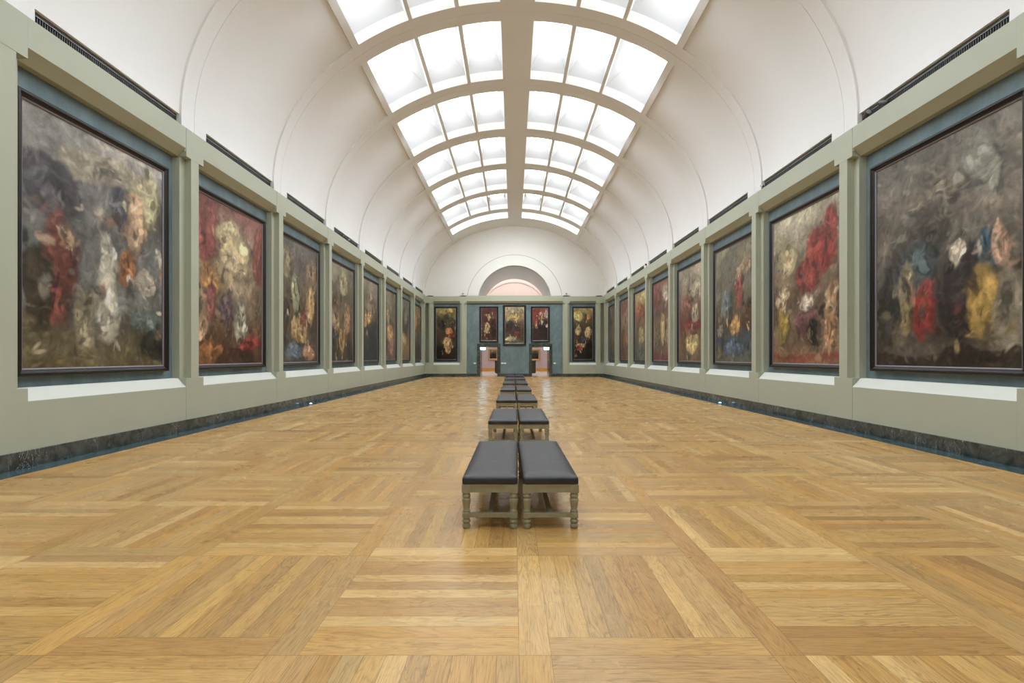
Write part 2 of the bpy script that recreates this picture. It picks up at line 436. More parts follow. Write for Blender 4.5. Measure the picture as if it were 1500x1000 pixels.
# ------------------------------------------------------------ vault
def ell(a, b_, t):      # t in radians from the crown, + to the right
    return (a*math.sin(t), Z_SPR + b_*math.cos(t))
def slab(mb, a, b_, th, t0, t1, y0, y1, seg=None, mi=0):
    """curved slab between angles t0..t1 (deg), from ellipse (a,b) outward by th"""
    seg = seg or max(1, int(abs(t1-t0)/2.0+.99))
    vs = []
    for k in range(seg+1):
        t = rad(t0 + (t1-t0)*k/seg)
        xi, zi = ell(a, b_, t); xo, zo = ell(a+th, b_+th, t)
        vs += [(xi,y0,zi),(xi,y1,zi),(xo,y1,zo),(xo,y0,zo)]
    # inner faces smooth, others flat
    base = len(mb.v); mb.v += vs
    def F(ix, sm): mb.f.append([base+i for i in ix]); mb.mi.append(mi); mb.sm.append(sm)
    for k in range(seg):
        o = 4*k
        F((o,o+4,o+5,o+1), False); F((o+2,o+6,o+7,o+3), False); F((o,o+3,o+7,o+4), False); F((o+1,o+5,o+6,o+2), False)
    F((0,1,2,3), False); o = 4*seg; F((o,o+3,o+2,o+1), False)
RH = .40
A_SP, A_M1, A_M2, A_OUT, A_CURB = 4.08, (13.9, 14.85), (25.6, 26.55), 40.7, 42.6
TH = .30
mb = MB()
rows = []
for c in COLS:
    for s in (-1, 1):
        ya, yb = (c-RH, c-.005) if s < 0 else (c+.005, c+RH)
        yb = min(yb, YEND+.02)
        if yb > ya: slab(mb, RR_A, RR_B, TH, -90, 90, ya, yb, 120)
    slab(mb, RR_A+.035, RR_B+.035, TH-.05, -90, 90, c-.02, min(c+.02, YEND), 90)
    for s in (-1, 1):     # upright foot of the rib
        x0, x1 = sorted((s*RR_A, s*(RR_A+.3)))
        mb.box((x0, c-RH, Z_TOP-.05), (x1, c-.005, Z_SPR)); mb.box((x0, c+.005, Z_TOP-.05), (x1, min(c+RH, YEND+.02), Z_SPR))
        x0, x1 = sorted((s*(RR_A+.03), s*(RR_A+.3))); mb.box((x0, c-.02, Z_TOP-.05), (x1, c+.02, Z_SPR))
for i in range(len(COLS)-1):
    y0, y1 = COLS[i]+RH, COLS[i+1]-RH
    last = (i == len(COLS)-2)
    ys = y1 if not last else 35.4
    slab(mb, RR_A, RR_B, TH, -A_SP, A_SP, y0, y1)
    for s in (-1, 1):
        slab(mb, RR_A, RR_B, TH, s*A_OUT, s*A_CURB, y0, y1)
        slab(mb, RB_A, RB_B, TH-.07, s*A_CURB, s*90, y0, y1, 60)
        if not last:
            for m0, m1 in (A_M1, A_M2): slab(mb, RR_A, RR_B, TH, s*m0, s*m1, y0, y1, 1)
        else:
            slab(mb, RR_A, RR_B, TH, s*A_SP, s*A_OUT, ys, y1)
ceil = struct(mb, 'ceiling', M['white'])
# back part of the vault behind the first column
mb = MB(); slab(mb, RR_A, RR_B, TH, -90, 90, YBACK-.1, COLS[0]-RH+.001, 60)
for s in (-1, 1):
    x0, x1 = sorted((s*RR_A, s*(RR_A+.3))); mb.box((x0, YBACK, Z_TOP-.05), (x1, COLS[0]-RH, Z_SPR))
struct(mb, 'ceiling_back_strip', M['white'])

# skylight light wells
def patch(a, b_, t0, t1, y0, y1, n=8):
    return [[(ell(a, b_, rad(t0+(t1-t0)*k/n))[0], y, ell(a, b_, rad(t0+(t1-t0)*k/n))[1]) for k in range(n+1)] for y in (y0, y1)]
wn = 0
for i in range(len(COLS)-1):
    y0, y1 = COLS[i]+RH, COLS[i+1]-RH
    last = (i == len(COLS)-2)
    if last: y1 = 35.4
    for s in (-1, 1):
        cells = [(A_SP, A_M1[0]), (A_M1[1], A_M2[0]), (A_M2[1], A_OUT)] if not last else [(A_SP, A_OUT)]
        for t0, t1 in cells:
            wn += 1
            mb = MB()
            d0 = .27
            dep = .60 if not last else .35
            ins = .24 if not last else .05
            dt = (t1-t0)*(.16 if not last else .03)
            n = 6 if not last else 16
            lo = patch(RR_A+d0, RR_B+d0, s*(t0-.25), s*(t1+.25), y0-.03, y1+.03, n)
            up = patch(RR_A+d0+dep, RR_B+d0+dep, s*(t0+dt), s*(t1-dt), y0+ins, y1-ins, n)
            V = lo[0]+lo[1]+up[0]+up[1]; q = n+1
            fs = []
            for k in range(n):
                fs.append((k, k+1, 2*q+k+1, 2*q+k)); fs.append((q+k, q+k+1, 3*q+k+1, 3*q+k))
            fs.append((0, q, 3*q, 2*q)); fs.append((n, q+n, 3*q+n, 2*q+n))
            mb.add(V, fs, 0)
            w_ = struct(mb, 'window_%d' % wn, M['well'], recalc=False)
            mb = MB()
            V = up[0]+up[1]
            mb.add(V, [(k, k+1, q+k+1, q+k) for k in range(n)])
            mb.build('light_diffuser', M['sky'], parent=w_, recalc=False)
            # added area light, tilted to its own side to brighten the lower vault
            tm = rad(s*(t0+(t1-t0)*.42)); aa, bb = RR_A+d0+dep*.55, RR_B+d0+dep*.55
            cx_, cz_ = ell(aa, bb, tm)
            ld = bpy.data.lights.new('skylight_fill', 'AREA'); ld.shape = 'RECTANGLE'
            ld.size = .5; ld.size_y = (y1-y0-2*ins)*.8
            ld.energy = FILL*ld.size*ld.size_y; ld.spread = rad(SPREAD); ld.color = LCOL
            lo_ = bpy.data.objects.new('skylight_fill', ld); COL.objects.link(lo_); lo_.parent = w_
            lo_.location = (cx_, (y0+y1)/2, cz_)
            dvec = Vector((s*math.sin(rad(TILT)), 0, -math.cos(rad(TILT))))
            lo_.rotation_euler = Matrix(((dvec.z, 0, -dvec.x), (0, 1, 0), (-dvec.x, 0, -dvec.z))).to_euler() if False else (-dvec).to_track_quat('Z', 'Y').to_euler()

# lunette above the end wall with a deep round arch
def lunette():
    mb = MB()
    cz, R = EYE+4.05, 2.77
    n = 64
    pts_o = []; pts_i = []
    a0 = math.asin((Z_TOP-.06-cz)/R)
    for k in range(n+1):
        t = a0 + (math.pi-2*a0)*k/n
        pts_i.append((R*math.cos(t), cz+R*math.sin(t)))
        # ray to the outer ellipse from the same parameter
        tt = rad(96) - rad(192)*k/n
        pts_o.append(((RR_A+.2)*math.sin(tt), max(Z_TOP-.06, Z_SPR+(RR_B+.2)*math.cos(tt))))
    pts_o[0] = (RR_A+.2, Z_TOP-.06); pts_o[-1] = (-RR_A-.2, Z_TOP-.06)
    vs = []
    for (xi, zi), (xo, zo) in zip(pts_i, pts_o): vs += [(xi, YEND, zi), (xo, YEND, zo), (xo, YEND+.4, zo), (xi, YEND+.4, zi)]
    fs = []
    for k in range(n):
        o = 4*k
        fs += [(o, o+1, o+5, o+4), (o+1, o+2, o+6, o+5), (o+2, o+3, o+7, o+6)]
    mb.add(vs, fs)
    # raised archivolt
    n2 = 64; vs = []
    for k in range(n2+1):
        for r, dy in ((R+.0, 0), (R+.0, -.045), (R+.76, -.045), (R+.80, -.03), (R+.80, 0)):
            ar = math.asin((Z_TOP-.01-cz)/r); t = ar + (math.pi-2*ar)*k/n2
            vs.append((r*math.cos(t), YEND+dy*.6, cz+r*math.sin(t)))
    mb.add(vs, [(5*k+j, 5*k+(j+1) % 5, 5*k+5+(j+1) % 5, 5*k+5+j) for k in range(n2) for j in range(5)])
    # tunnel of the arch
    vs = []
    for k in range(n2+1):
        t = math.pi*k/n2
        vs += [(R*math.cos(t), YEND+.2, cz+R*math.sin(t)), (R*math.cos(t), YA, cz+R*math.sin(t)), ((R+.3)*math.cos(t), YA, cz+(R+.3)*math.sin(t)), ((R+.3)*math.cos(t), YEND+.3, cz+(R+.3)*math.sin(t))]
    mb.add(vs, [(4*k+j, 4*k+(j+1) % 4, 4*k+4+(j+1) % 4, 4*k+4+j) for k in range(n2) for j in range(4)])
    mb.box((-R-.1, YEND+.35, cz-.2), (R+.1, YA, cz))
    # far face of the thick wall around the arch
    vs = []
    for k in range(n2+1):
        t = math.pi*k/n2
        vs += [(R*math.cos(t), YA, cz+R*math.sin(t)), (9*math.cos(t)*1.3, YA, cz+10.5*math.sin(t))]
    mb.add(vs, [(2*k, 2*k+1, 2*k+3, 2*k+2) for k in range(n2)])
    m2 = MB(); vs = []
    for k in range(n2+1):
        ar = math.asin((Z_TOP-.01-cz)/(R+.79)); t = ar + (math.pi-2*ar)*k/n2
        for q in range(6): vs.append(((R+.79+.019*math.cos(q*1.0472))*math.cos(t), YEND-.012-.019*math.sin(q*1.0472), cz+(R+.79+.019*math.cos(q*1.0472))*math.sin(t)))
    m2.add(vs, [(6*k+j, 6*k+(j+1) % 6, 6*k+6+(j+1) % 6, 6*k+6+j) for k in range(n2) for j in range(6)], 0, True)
    struct(m2, 'trim_3', simple('tan_groove_shade', (.42, .34, .24, 1), .7))  # tan bead added to draw the shaded line of a groove
    return struct(mb, 'wall_lunette', M['white'])
lunette()
# dark joint where rib plane meets springing on the end wall top ledge
# ------------------------------------------------------------ ventilation grilles
def make_grille():
    r = empty('ventilation_grille')
    L = P-2*RH-.03; z0, z1 = Z_TOP-.03-0, Z_SPR-.01
    mb = MB()
    mb.box((.0, -L/2, z1-.03), (.03, L/2, z1)); mb.box((.0, -L/2, z0), (.03, L/2, z0+.03))
    mb.box((.0, -L/2, z0), (.03, -L/2+.025, z1)); mb.box((.0, L/2-.025, z0), (.03, L/2, z1))
    mb.box((-.004, -L/2, z1-.052), (.012, L/2, z1-.042), 1)
    reg(r, mb.build('grille_frame', [M['metal'], M['metal_l']], parent=r))
    mb = MB(); mb.box((.07, -L/2+.01, z0), (.10, L/2-.01, z1)); reg(r, mb.build('backing_panel', M['void'], parent=r))
    mb = MB(); n = 76
    for k in range(n):
        y = -L/2+.03 + (L-.06)*(k+.5)/n
        mb.box((.008, y-.008, z0+.03), (.06, y+.008, z1-.03))
    reg(r, mb.build('fins', M['metal'], parent=r))
    return r
ordw = ['nearest', 'second', 'third', 'fourth', 'fifth', 'sixth', 'seventh', 'farthest']
g0 = make_grille(); first = True
for s, side in ((-1, 'left'), (1, 'right')):
    for k in range(8):
        yc = C0 + P*(k+.5)
        g = g0 if first else copy_tree(g0); first = False
        g.location = (s*(RB_A+.048), yc, 0)
        g.rotation_euler = (0, 0, math.pi if s < 0 else 0)
        tag(g, 'long dark finned vent on the %s ledge above the %s %s-wall painting' % (side, ordw[k], side), 'vent', 'ventilation grilles along the foot of the vault')

# ------------------------------------------------------------ paintings (generic baroque-coloured stand-ins)
def vnoise(rng, H, Wd, ny, nx):
    g = rng.random((ny+2, nx+2))
    y = np.linspace(0, ny-1e-4, H); x = np.linspace(0, nx-1e-4, Wd)
    yi = y.astype(int); xi = x.astype(int); fy = y-yi; fx = x-xi
    fy = fy*fy*(3-2*fy); fx = fx*fx*(3-2*fx)
    a = g[yi][:, xi]; b_ = g[yi][:, xi+1]; c = g[yi+1][:, xi]; d = g[yi+1][:, xi+1]
    return (a*(1-fx)+b_*fx)*(1-fy)[:, None] + (c*(1-fx)+d*fx)*fy[:, None]
def fbm(rng, H, Wd, ny, nx, o=4):
    r = 0; am = 1; t = 0
    for k in range(o):
        r = r + am*vnoise(rng, H, Wd, ny*2**k, nx*2**k); t += am; am *= .55
    return r/t
LINV = np.array([lin(i) for i in range(256)])
def L3(c): return np.array([lin(c[0]), lin(c[1]), lin(c[2])])
def raster(seed, Wd, H, bg, blobs, strokes=700):
    """soft colour masses broken up with warped noise and brush strokes; v runs bottom to top"""
    rng = np.random.default_rng(seed)
    asp = Wd/H
    u, v = np.meshgrid(np.linspace(0, 1, Wd), np.linspace(0, 1, H))
    wu = u + .16*(fbm(rng, H, Wd, 4, 3)-.5) + .05*(fbm(rng, H, Wd, 12, 9)-.5)
    wv = v + .13*(fbm(rng, H, Wd, 4, 3)-.5) + .04*(fbm(rng, H, Wd, 12, 9)-.5)
    ps = np.linspace(0, 1, len(bg)); B = np.array([L3(c) for c in bg])
    img = np.stack([np.interp(wv, ps, B[:, k]) for k in range(3)], -1)
    def blob(cx, cy, rx, ry, col, soft, al, nn=None, rot=0.):
        nonlocal img
        du, dv = (wu-cx)/rx, (wv-cy)/ry
        if rot: du, dv = du*math.cos(rot)+dv*math.sin(rot), -du*math.sin(rot)+dv*math.cos(rot)
        d = np.sqrt(du**2+dv**2) + (.5*(nn-.5) if nn is not None else 0)
        w_ = np.clip((1.1-d)/soft, 0, 1); w_ = (w_*w_*(3-2*w_)*al)[..., None]
        img = img*(1-w_) + col*w_
    nz = [fbm(rng, H, Wd, 9, 7) for _ in range(4)]
    # uneven ground
    for _ in range(26):
        cx, cy = rng.random(), rng.random()
        src = img[min(H-1, int(cy*H)), min(Wd-1, int(cx*Wd))]
        blob(cx, cy, rng.uniform(.06, .18), rng.uniform(.03, .10), src*rng.choice([.6, .75, 1.25, 1.45]), .7, .8, nz[rng.integers(4)], rng.uniform(0, 3))
    for (cx, cy, rx, ry, c) in blobs:
        lc = L3(c)
        if rx < .5: blob(cx+rx*.25, cy-ry*.1, rx*1.15, ry*1.08, lc*.22+.004, .5, .75, nz[rng.integers(4)])
        blob(cx, cy, rx, ry, lc*.9, .30, .95, nz[rng.integers(4)])
        if rx < .5:
            for q in range(13):
                a_ = rng.uniform(0, 6.28); rr = math.sqrt(rng.random())*.75
                k = rng.choice([.35, .6, 1.15, 1.5, 1.9], p=[.18, .2, .22, .24, .16])
                blob(cx+rx*rr*math.cos(a_), cy+ry*rr*math.sin(a_), rx*rng.uniform(.10, .34), ry*rng.uniform(.08, .36), np.clip(lc*k, 0, .75), .40, .9, nz[rng.integers(4)], rng.uniform(-.8, .8))
    # scattered small touches in the painting's own colours, mostly in the lower two thirds
    small = [b_ for b_ in blobs if b_[2] < .5]
    for _ in range(60):
        b_ = small[rng.integers(len(small))]; cx = b_[0]+rng.normal(0, .16); cy = b_[1]+rng.normal(0, .11)
        k = rng.choice([.15, .3, .6, 1.0, 1.35]); cc = L3(b_[4])*k
        cc = cc*.6+cc.mean()*.4*np.array([1.15, 1.0, .8])
        blob(cx, cy, rng.uniform(.012, .045), rng.uniform(.012, .05), np.clip(cc, 0, .7), .6, .8, nz[rng.integers(4)], rng.uniform(-1, 1))
    lum = img.mean(-1, keepdims=True); img = img*.80 + lum*.20*np.array([1.06, 1.0, .88])
    f1 = fbm(rng, H, Wd, 6, 5, 4); f2 = fbm(rng, H, Wd, 13, 15, 3)
    img = img*(.74 + .52*np.clip((f1-.3)/.4, 0, 1)*1.0)[..., None]*(.84+.5*np.abs(f2-.5)*2)[..., None]
    ang = fbm(rng, H, Wd, 5, 4, 2)*math.pi*2.2
    sc = Wd/170.
    for _ in range(strokes):
        cx = rng.integers(0, Wd); cy = rng.integers(0, H)
        l = rng.uniform(2.0, 6.5)*sc; w_ = rng.uniform(.9, 2.6)*sc; a = ang[cy, cx] + rng.normal(0, .5)
        R_ = int(l+2)
        x0, x1, y0, y1 = max(0, cx-R_), min(Wd, cx+R_+1), max(0, cy-R_), min(H, cy+R_+1)
        X, Y = np.meshgrid(np.arange(x0, x1)-cx, np.arange(y0, y1)-cy)
        bend = rng.normal(0, .05)/sc
        p = X*math.cos(a)+Y*math.sin(a); q = -X*math.sin(a)+Y*math.cos(a) + bend*p*p
        m = np.clip(1.35-np.sqrt((p/l)**2+(q/w_)**2), 0, 1)*rng.uniform(.25, .7)
        src = img[np.clip(cy+rng.integers(-5, 6), 0, H-1), np.clip(cx+rng.integers(-5, 6), 0, Wd-1)]
        k = rng.choice([.5, .72, 1.2, 1.5, 2.0], p=[.22, .25, .25, .19, .09])
        cc = np.clip(src*k + (np.array([.012, .008, .003]) if k > 1 else 0), 0, .7)
        img[y0:y1, x0:x1] = img[y0:y1, x0:x1]*(1-m[..., None]) + cc*m[..., None]
    return np.clip(img, .004, .8)
PK = 1.2   # albedo gain from the colours seen in the room
def make_painting(name, fn, u0, u1, z0, z1, w_back, seed, bg, blobs, label, group=None, res=120, fw=.11, fd=.10, flip=False, frame_mat='black', strokes=600, nm='framed_painting'):
    uc = (u0+u1)/2
    r = empty(nm, fn(uc, w_back, z0))
    o = Vector(fn(uc, w_back, z0))
    F = lambda u, w, z: tuple(Vector(fn(u, w, z))-o)
    # mitred frame by sweeping a stepped profile round the rectangle
    prof = [(0, 0), (0, -fd), (fw*.12, -fd*1.06), (fw*.34, -fd*1.06), (fw*.42, -fd*.86), (fw*.72, -fd*.74), (fw*.80, -fd*.62), (fw, -fd*.52), (fw, 0)]
    mb = MB(); vs = []
    for (cu, cz, su, sz) in ((u0, z0, 1, 1), (u1, z0, -1, 1), (u1, z1, -1, -1), (u0, z1, 1, -1)):
        for d, w in prof: vs.append(F(cu+su*d, w_back+w, cz+sz*d))
    n = len(prof)
    mb.add(vs, [(c*n+j, c*n+(j+1) % n, ((c+1) % 4)*n+(j+1) % n, ((c+1) % 4)*n+j) for c in range(4) for j in range(n)])
    mats = [M[frame_mat]]
    # thin inner slip that catches light at the bottom
    if frame_mat == 'black':
        e = fw*.80
        vs = []
        for (cu, cz, su, sz) in ((u0, z0, 1, 1), (u1, z0, -1, 1), (u1, z1, -1, -1), (u0, z1, 1, -1)):
            for d, w in ((fw*.86, -fd*.62), (fw*1.04, -fd*.50), (fw*1.04, -.3*fd)): vs.append(F(cu+su*d, w_back+w, cz+sz*d))
        mb.add(vs, [(c*3+j, c*3+j+1, ((c+1) % 4)*3+j+1, ((c+1) % 4)*3+j) for c in range(4) for j in range(2)], 1)
        mats.append(M['slip'])
    mb.build('frame', mats, parent=r)
    Wd = res; H = max(8, int(res*(z1-z0)/(u1-u0)))
    img = raster(seed, Wd, H, bg, blobs, strokes)*PK
    ua, ub, za, zb = u0+fw*.9, u1-fw*.9, z0+fw*.9, z1-fw*.9
    iu = np.linspace(0, 1, Wd)
    verts = []
    for j in range(H):
        z = za+(zb-za)*j/(H-1)
        for i in range(Wd):
            t = i/(Wd-1); t = 1-t if flip else t
            verts.append(F(ua+(ub-ua)*t, w_back-.035, z))
    faces = [(j*Wd+i, j*Wd+i+1, (j+1)*Wd+i+1, (j+1)*Wd+i) for j in range(H-1) for i in range(Wd-1)]
    me = bpy.data.meshes.new('canvas'); me.from_pydata(verts, [], faces)
    c4 = np.ones((H*Wd, 4), dtype=np.float32); c4[:, :3] = np.clip(img.reshape(-1, 3), 0, .85)
    ca = me.color_attributes.new('paint', 'FLOAT_COLOR', 'POINT'); ca.data.foreach_set('color', c4.ravel())
    me.materials.append(M['paint'])
    cv = bpy.data.objects.new('canvas', me); COL.objects.link(cv); cv.parent = r
    tag(r, label, 'painting', group)
    return r
GRP = 'tall black-framed paintings hung in the bays of the gallery'
ZB, ZT = EYE-.273, EYE+3.68
LEFT = [
 ([(95,85,55),(88,80,60),(105,110,108),(95,95,92),(115,112,112),(150,146,140)],
  [(.17,.72,.20,.12,(72,70,74)),(.55,.88,.3,.08,(160,150,130)),(.85,.80,.14,.16,(175,165,125)),(.76,.68,.09,.13,(185,150,115)),(.68,.48,.08,.10,(150,95,50)),(.85,.42,.12,.05,(165,155,140)),
   (.22,.42,.11,.22,(120,62,52)),(.24,.55,.05,.05,(185,150,115)),(.53,.48,.08,.13,(190,185,165)),(.52,.27,.13,.14,(185,180,162)),(.40,.22,.07,.14,(140,130,105)),(.85,.24,.13,.05,(95,110,105)),(.9,.12,.1,.07,(45,50,42)),(.1,.3,.08,.16,(60,52,38)),(.62,.72,.06,.10,(80,82,90))],
  'large stormy grey painting with a big pale mass, nearest one on the left wall'),
 ([(70,40,25),(105,75,50),(120,105,85),(150,130,100),(140,115,95),(120,60,55)],
  [(.12,.80,.16,.22,(130,60,52)),(.92,.75,.10,.22,(115,60,50)),(.5,.75,.24,.14,(185,165,120)),(.5,.60,.25,.07,(170,150,115)),(.18,.50,.16,.10,(160,115,60)),(.22,.38,.08,.12,(125,65,60)),(.62,.28,.10,.14,(155,150,130)),(.42,.32,.08,.15,(90,70,75)),(.78,.14,.20,.05,(140,45,35)),(.18,.08,.2,.08,(140,90,45)),(.62,.05,.2,.06,(60,35,25)),(.86,.42,.08,.12,(120,100,80)),(.1,.24,.1,.07,(185,150,115))],
  'crimson and gold painting with a glowing cream cloud, second on the left wall'),
 ([(70,65,65),(80,70,55),(85,65,45),(90,75,55),(75,68,60),(95,90,85)],
  [(.2,.80,.14,.14,(125,110,80)),(.8,.80,.15,.12,(130,105,75)),(.38,.58,.10,.18,(150,155,120)),(.80,.52,.12,.17,(180,145,90)),(.5,.27,.20,.12,(180,145,95)),(.35,.10,.25,.05,(95,110,125)),(.75,.10,.18,.06,(170,130,95)),(.1,.35,.1,.18,(55,45,35)),(.6,.4,.1,.08,(110,60,40))],
  'dark brown painting with warm gold figures low down, third on the left wall'),
 ([(50,45,38),(75,65,48),(110,88,62),(100,88,68),(105,98,78),(125,118,95)],
  [(.6,.80,.2,.14,(150,140,100)),(.3,.60,.16,.10,(90,70,50)),(.75,.45,.16,.16,(160,125,85)),(.3,.38,.15,.12,(150,125,95)),(.5,.22,.12,.12,(165,130,70)),(.2,.2,.16,.14,(60,52,45)),(.8,.15,.1,.1,(55,45,35))],
  'smoky olive painting with tangled pale brushwork, fourth on the left wall'),
 ([(35,35,32),(45,43,38),(60,58,50),(85,75,58),(105,95,75),(130,122,100)],
  [(.45,.55,.22,.07,(190,145,85)),(.3,.48,.1,.06,(160,120,80)),(.6,.75,.2,.12,(125,115,90)),(.8,.6,.1,.12,(115,95,75)),(.4,.25,.25,.14,(48,46,42))],
  'painting almost black below with small gold lights across its middle, fifth on the left wall'),
 ([(90,75,60),(95,65,55),(110,80,60),(95,88,70),(100,92,75),(115,105,85)],
  [(.6,.40,.22,.14,(185,145,90)),(.4,.65,.14,.12,(140,120,85)),(.7,.2,.15,.14,(150,105,80)),(.2,.25,.15,.16,(80,50,45))],
  'brown painting with a tall flesh-gold column of light, sixth on the left wall'),
 ([(105,85,50),(125,100,65),(100,80,60),(75,75,65),(95,95,85),(110,110,95)],
  [(.5,.36,.25,.10,(185,150,105)),(.3,.18,.2,.12,(150,125,60)),(.7,.7,.2,.12,(120,115,95))],
  'painting with grey top and ochre foot, seventh on the left wall'),
 ([(60,52,42),(75,65,50),(95,85,65),(120,90,55),(140,105,65),(125,105,75)],
  [(.4,.7,.25,.15,(160,115,65)),(.6,.3,.2,.12,(85,75,65))],
  'dim amber-topped painting, farthest on the left wall'),
]
RIGHT = [  # u runs from the far side to the near side
 ([(48,40,33),(105,98,85),(75,70,65),(90,86,78),(110,102,90),(105,98,88),(110,104,95)],
  [(.12,.30,.10,.20,(48,46,44)),(.30,.62,.2,.14,(85,80,72)),(.32,.40,.12,.16,(70,85,90)),(.26,.34,.07,.13,(150,140,110)),(.26,.22,.06,.08,(120,105,65)),(.40,.24,.08,.12,(150,45,38)),(.62,.30,.13,.24,(42,36,38)),(.58,.46,.05,.05,(185,170,150)),(.78,.45,.07,.10,(45,75,90)),(.78,.26,.11,.16,(150,120,50)),(.92,.20,.10,.20,(120,112,95)),(.78,.82,.1,.12,(130,130,118)),(.45,.78,.22,.05,(120,112,95)),(.5,.03,.6,.035,(42,34,28)),(.88,.50,.06,.08,(170,135,110))],
  'large stone-grey painting with red and gold patches, cut by the right edge of view'),
 ([(125,90,65),(115,100,78),(95,75,58),(125,110,85),(150,140,115),(160,152,128)],
  [(.70,.70,.22,.16,(150,48,38)),(.85,.85,.10,.12,(130,45,38)),(.50,.55,.15,.10,(120,45,38)),(.20,.70,.16,.12,(170,155,115)),(.15,.26,.09,.14,(150,125,50)),(.16,.42,.06,.10,(185,155,120)),(.5,.26,.17,.10,(110,68,72)),(.52,.40,.10,.07,(175,165,145)),(.85,.36,.08,.14,(185,145,105)),(.86,.17,.08,.12,(175,130,90)),(.62,.2,.1,.08,(40,36,34)),(.5,.03,.6,.03,(130,65,50))],
  'painting with a huge scarlet patch across a cream sky, second on the right wall'),
 ([(90,88,72),(60,70,80),(85,70,50),(95,92,78),(110,105,88),(120,115,92)],
  [(.3,.52,.14,.14,(110,120,125)),(.62,.62,.10,.16,(150,65,58)),(.60,.74,.08,.05,(180,150,115)),(.55,.32,.16,.09,(185,140,80)),(.45,.13,.3,.07,(75,90,108)),(.12,.28,.1,.06,(140,138,120)),(.85,.38,.12,.14,(75,52,38)),(.8,.8,.14,.12,(135,118,90)),(.1,.1,.1,.06,(95,92,65))],
  'green-grey painting with a red streak above gold and blue masses, third on the right wall'),
 ([(95,75,50),(130,105,70),(110,55,48),(120,95,75),(135,120,100),(150,140,118)],
  [(.3,.62,.2,.12,(140,85,70)),(.65,.5,.18,.12,(165,150,125)),(.6,.37,.34,.04,(130,40,35)),(.5,.18,.3,.10,(200,165,100)),(.2,.2,.1,.16,(110,75,45)),(.6,.78,.25,.10,(150,140,115))],
  'cream painting with a crimson band over glowing yellow shapes, fourth on the right wall'),
 ([(125,55,45),(110,85,60),(120,100,75),(110,85,70),(125,85,75),(130,70,62)],
  [(.2,.85,.25,.14,(125,60,55)),(.7,.85,.2,.12,(160,145,125)),(.5,.40,.12,.18,(180,155,105)),(.8,.35,.1,.15,(150,125,90)),(.2,.3,.12,.18,(130,110,80)),(.5,.05,.6,.06,(120,45,40))],
  'rose-red topped painting with pale gold verticals, fifth on the right wall'),
 ([(85,85,60),(95,90,70),(110,95,65),(130,90,65),(145,110,75),(165,145,90)],
  [(.4,.72,.3,.10,(165,85,60)),(.6,.9,.3,.08,(185,160,85)),(.5,.35,.25,.12,(165,150,100)),(.3,.15,.2,.1,(95,105,90))],
  'yellow-topped painting with an orange-red middle, sixth on the right wall'),
 ([(95,65,50),(110,75,60),(115,85,65),(120,100,85),(125,90,75),(125,85,75)],
  [(.5,.65,.25,.12,(155,125,105)),(.5,.3,.25,.12,(140,100,70)),(.3,.9,.3,.06,(130,75,70))],
  'reddish brown painting with faint pink lights, seventh on the right wall'),
 ([(70,65,55),(85,78,62),(105,95,78),(100,95,80),(95,90,78),(90,85,75)],
  [(.5,.5,.3,.2,(115,105,85))],
  'dull olive-brown painting, farthest on the right wall'),
]
for k in range(8):
    c = C0 + P*(k+.5)
    u0, u1 = c-1.60, c+1.42
    res = (170, 130, 110, 90, 80, 64, 56, 48)[k]
    st = (1500, 1100, 900, 650, 500, 350, 300, 220)[k]
    bg, bl, lb = LEFT[k]
    make_painting('p', fn_left, u0, u1, ZB, ZT, .285, 100+k, bg, bl, lb, GRP, res=res, strokes=st)
    bg, bl, lb = RIGHT[k]
    make_painting('p', fn_right, u0, u1, ZB, ZT, .285, 200+k, bg, bl, lb, GRP, res=res, strokes=st, flip=True)
# end wall
def px(x): return (x-751.5)/19.48-.125
def pz(y): return EYE+(522.5-y)/19.48
make_painting('p', fn_end, px(636.9), px(670.2), pz(528.2), pz(449.2), .285, 301, [(30,26,20),(35,30,22),(60,50,36),(70,60,42),(80,78,55),(165,145,85)],
  [(.55,.33,.22,.13,(200,160,110)),(.55,.18,.14,.07,(180,140,95)),(.66,.58,.18,.06,(190,120,60)),(.8,.48,.15,.05,(150,40,40)),(.25,.70,.2,.08,(50,48,45)),(.7,.75,.2,.07,(75,72,55)),(.5,.93,.35,.05,(200,175,95)),(.15,.15,.15,.14,(18,16,13))],
  'narrow dark painting with pale flesh and red patches, left bay of the end wall', GRP, res=80, strokes=500)
make_painting('p', fn_end, px(833.2+5), px(870.2), pz(528.2), pz(449.2), .285, 302, [(28,24,20),(35,30,25),(70,52,38),(70,60,45),(110,95,60),(160,140,85)],
  [(.25,.55,.18,.10,(205,170,120)),(.75,.52,.18,.10,(200,165,115)),(.35,.27,.25,.05,(195,150,100)),(.3,.22,.15,.05,(150,60,45)),(.78,.80,.14,.06,(185,115,80)),(.2,.85,.3,.10,(190,170,100)),(.5,.38,.14,.07,(60,75,80)),(.85,.2,.2,.15,(22,18,15))],
  'narrow dark painting with yellow top and pale shapes, right bay of the end wall', GRP, res=80, strokes=500)
G2 = 'three paintings on the teal centre of the end wall'
make_painting('p', fn_end, px(702.6), px(729.9), pz(500.9), pz(448.8), .285, 303, [(75,38,28),(70,40,30),(80,48,36),(85,48,38),(85,46,36)],
  [(.40,.42,.20,.13,(165,135,95)),(.30,.28,.16,.06,(160,150,110)),(.48,.70,.09,.10,(190,155,110)),(.8,.4,.15,.3,(50,30,25))],
  'small dark red-brown painting with one pale upright shape, above the left doorway', G2, res=60, strokes=260, fw=.13)
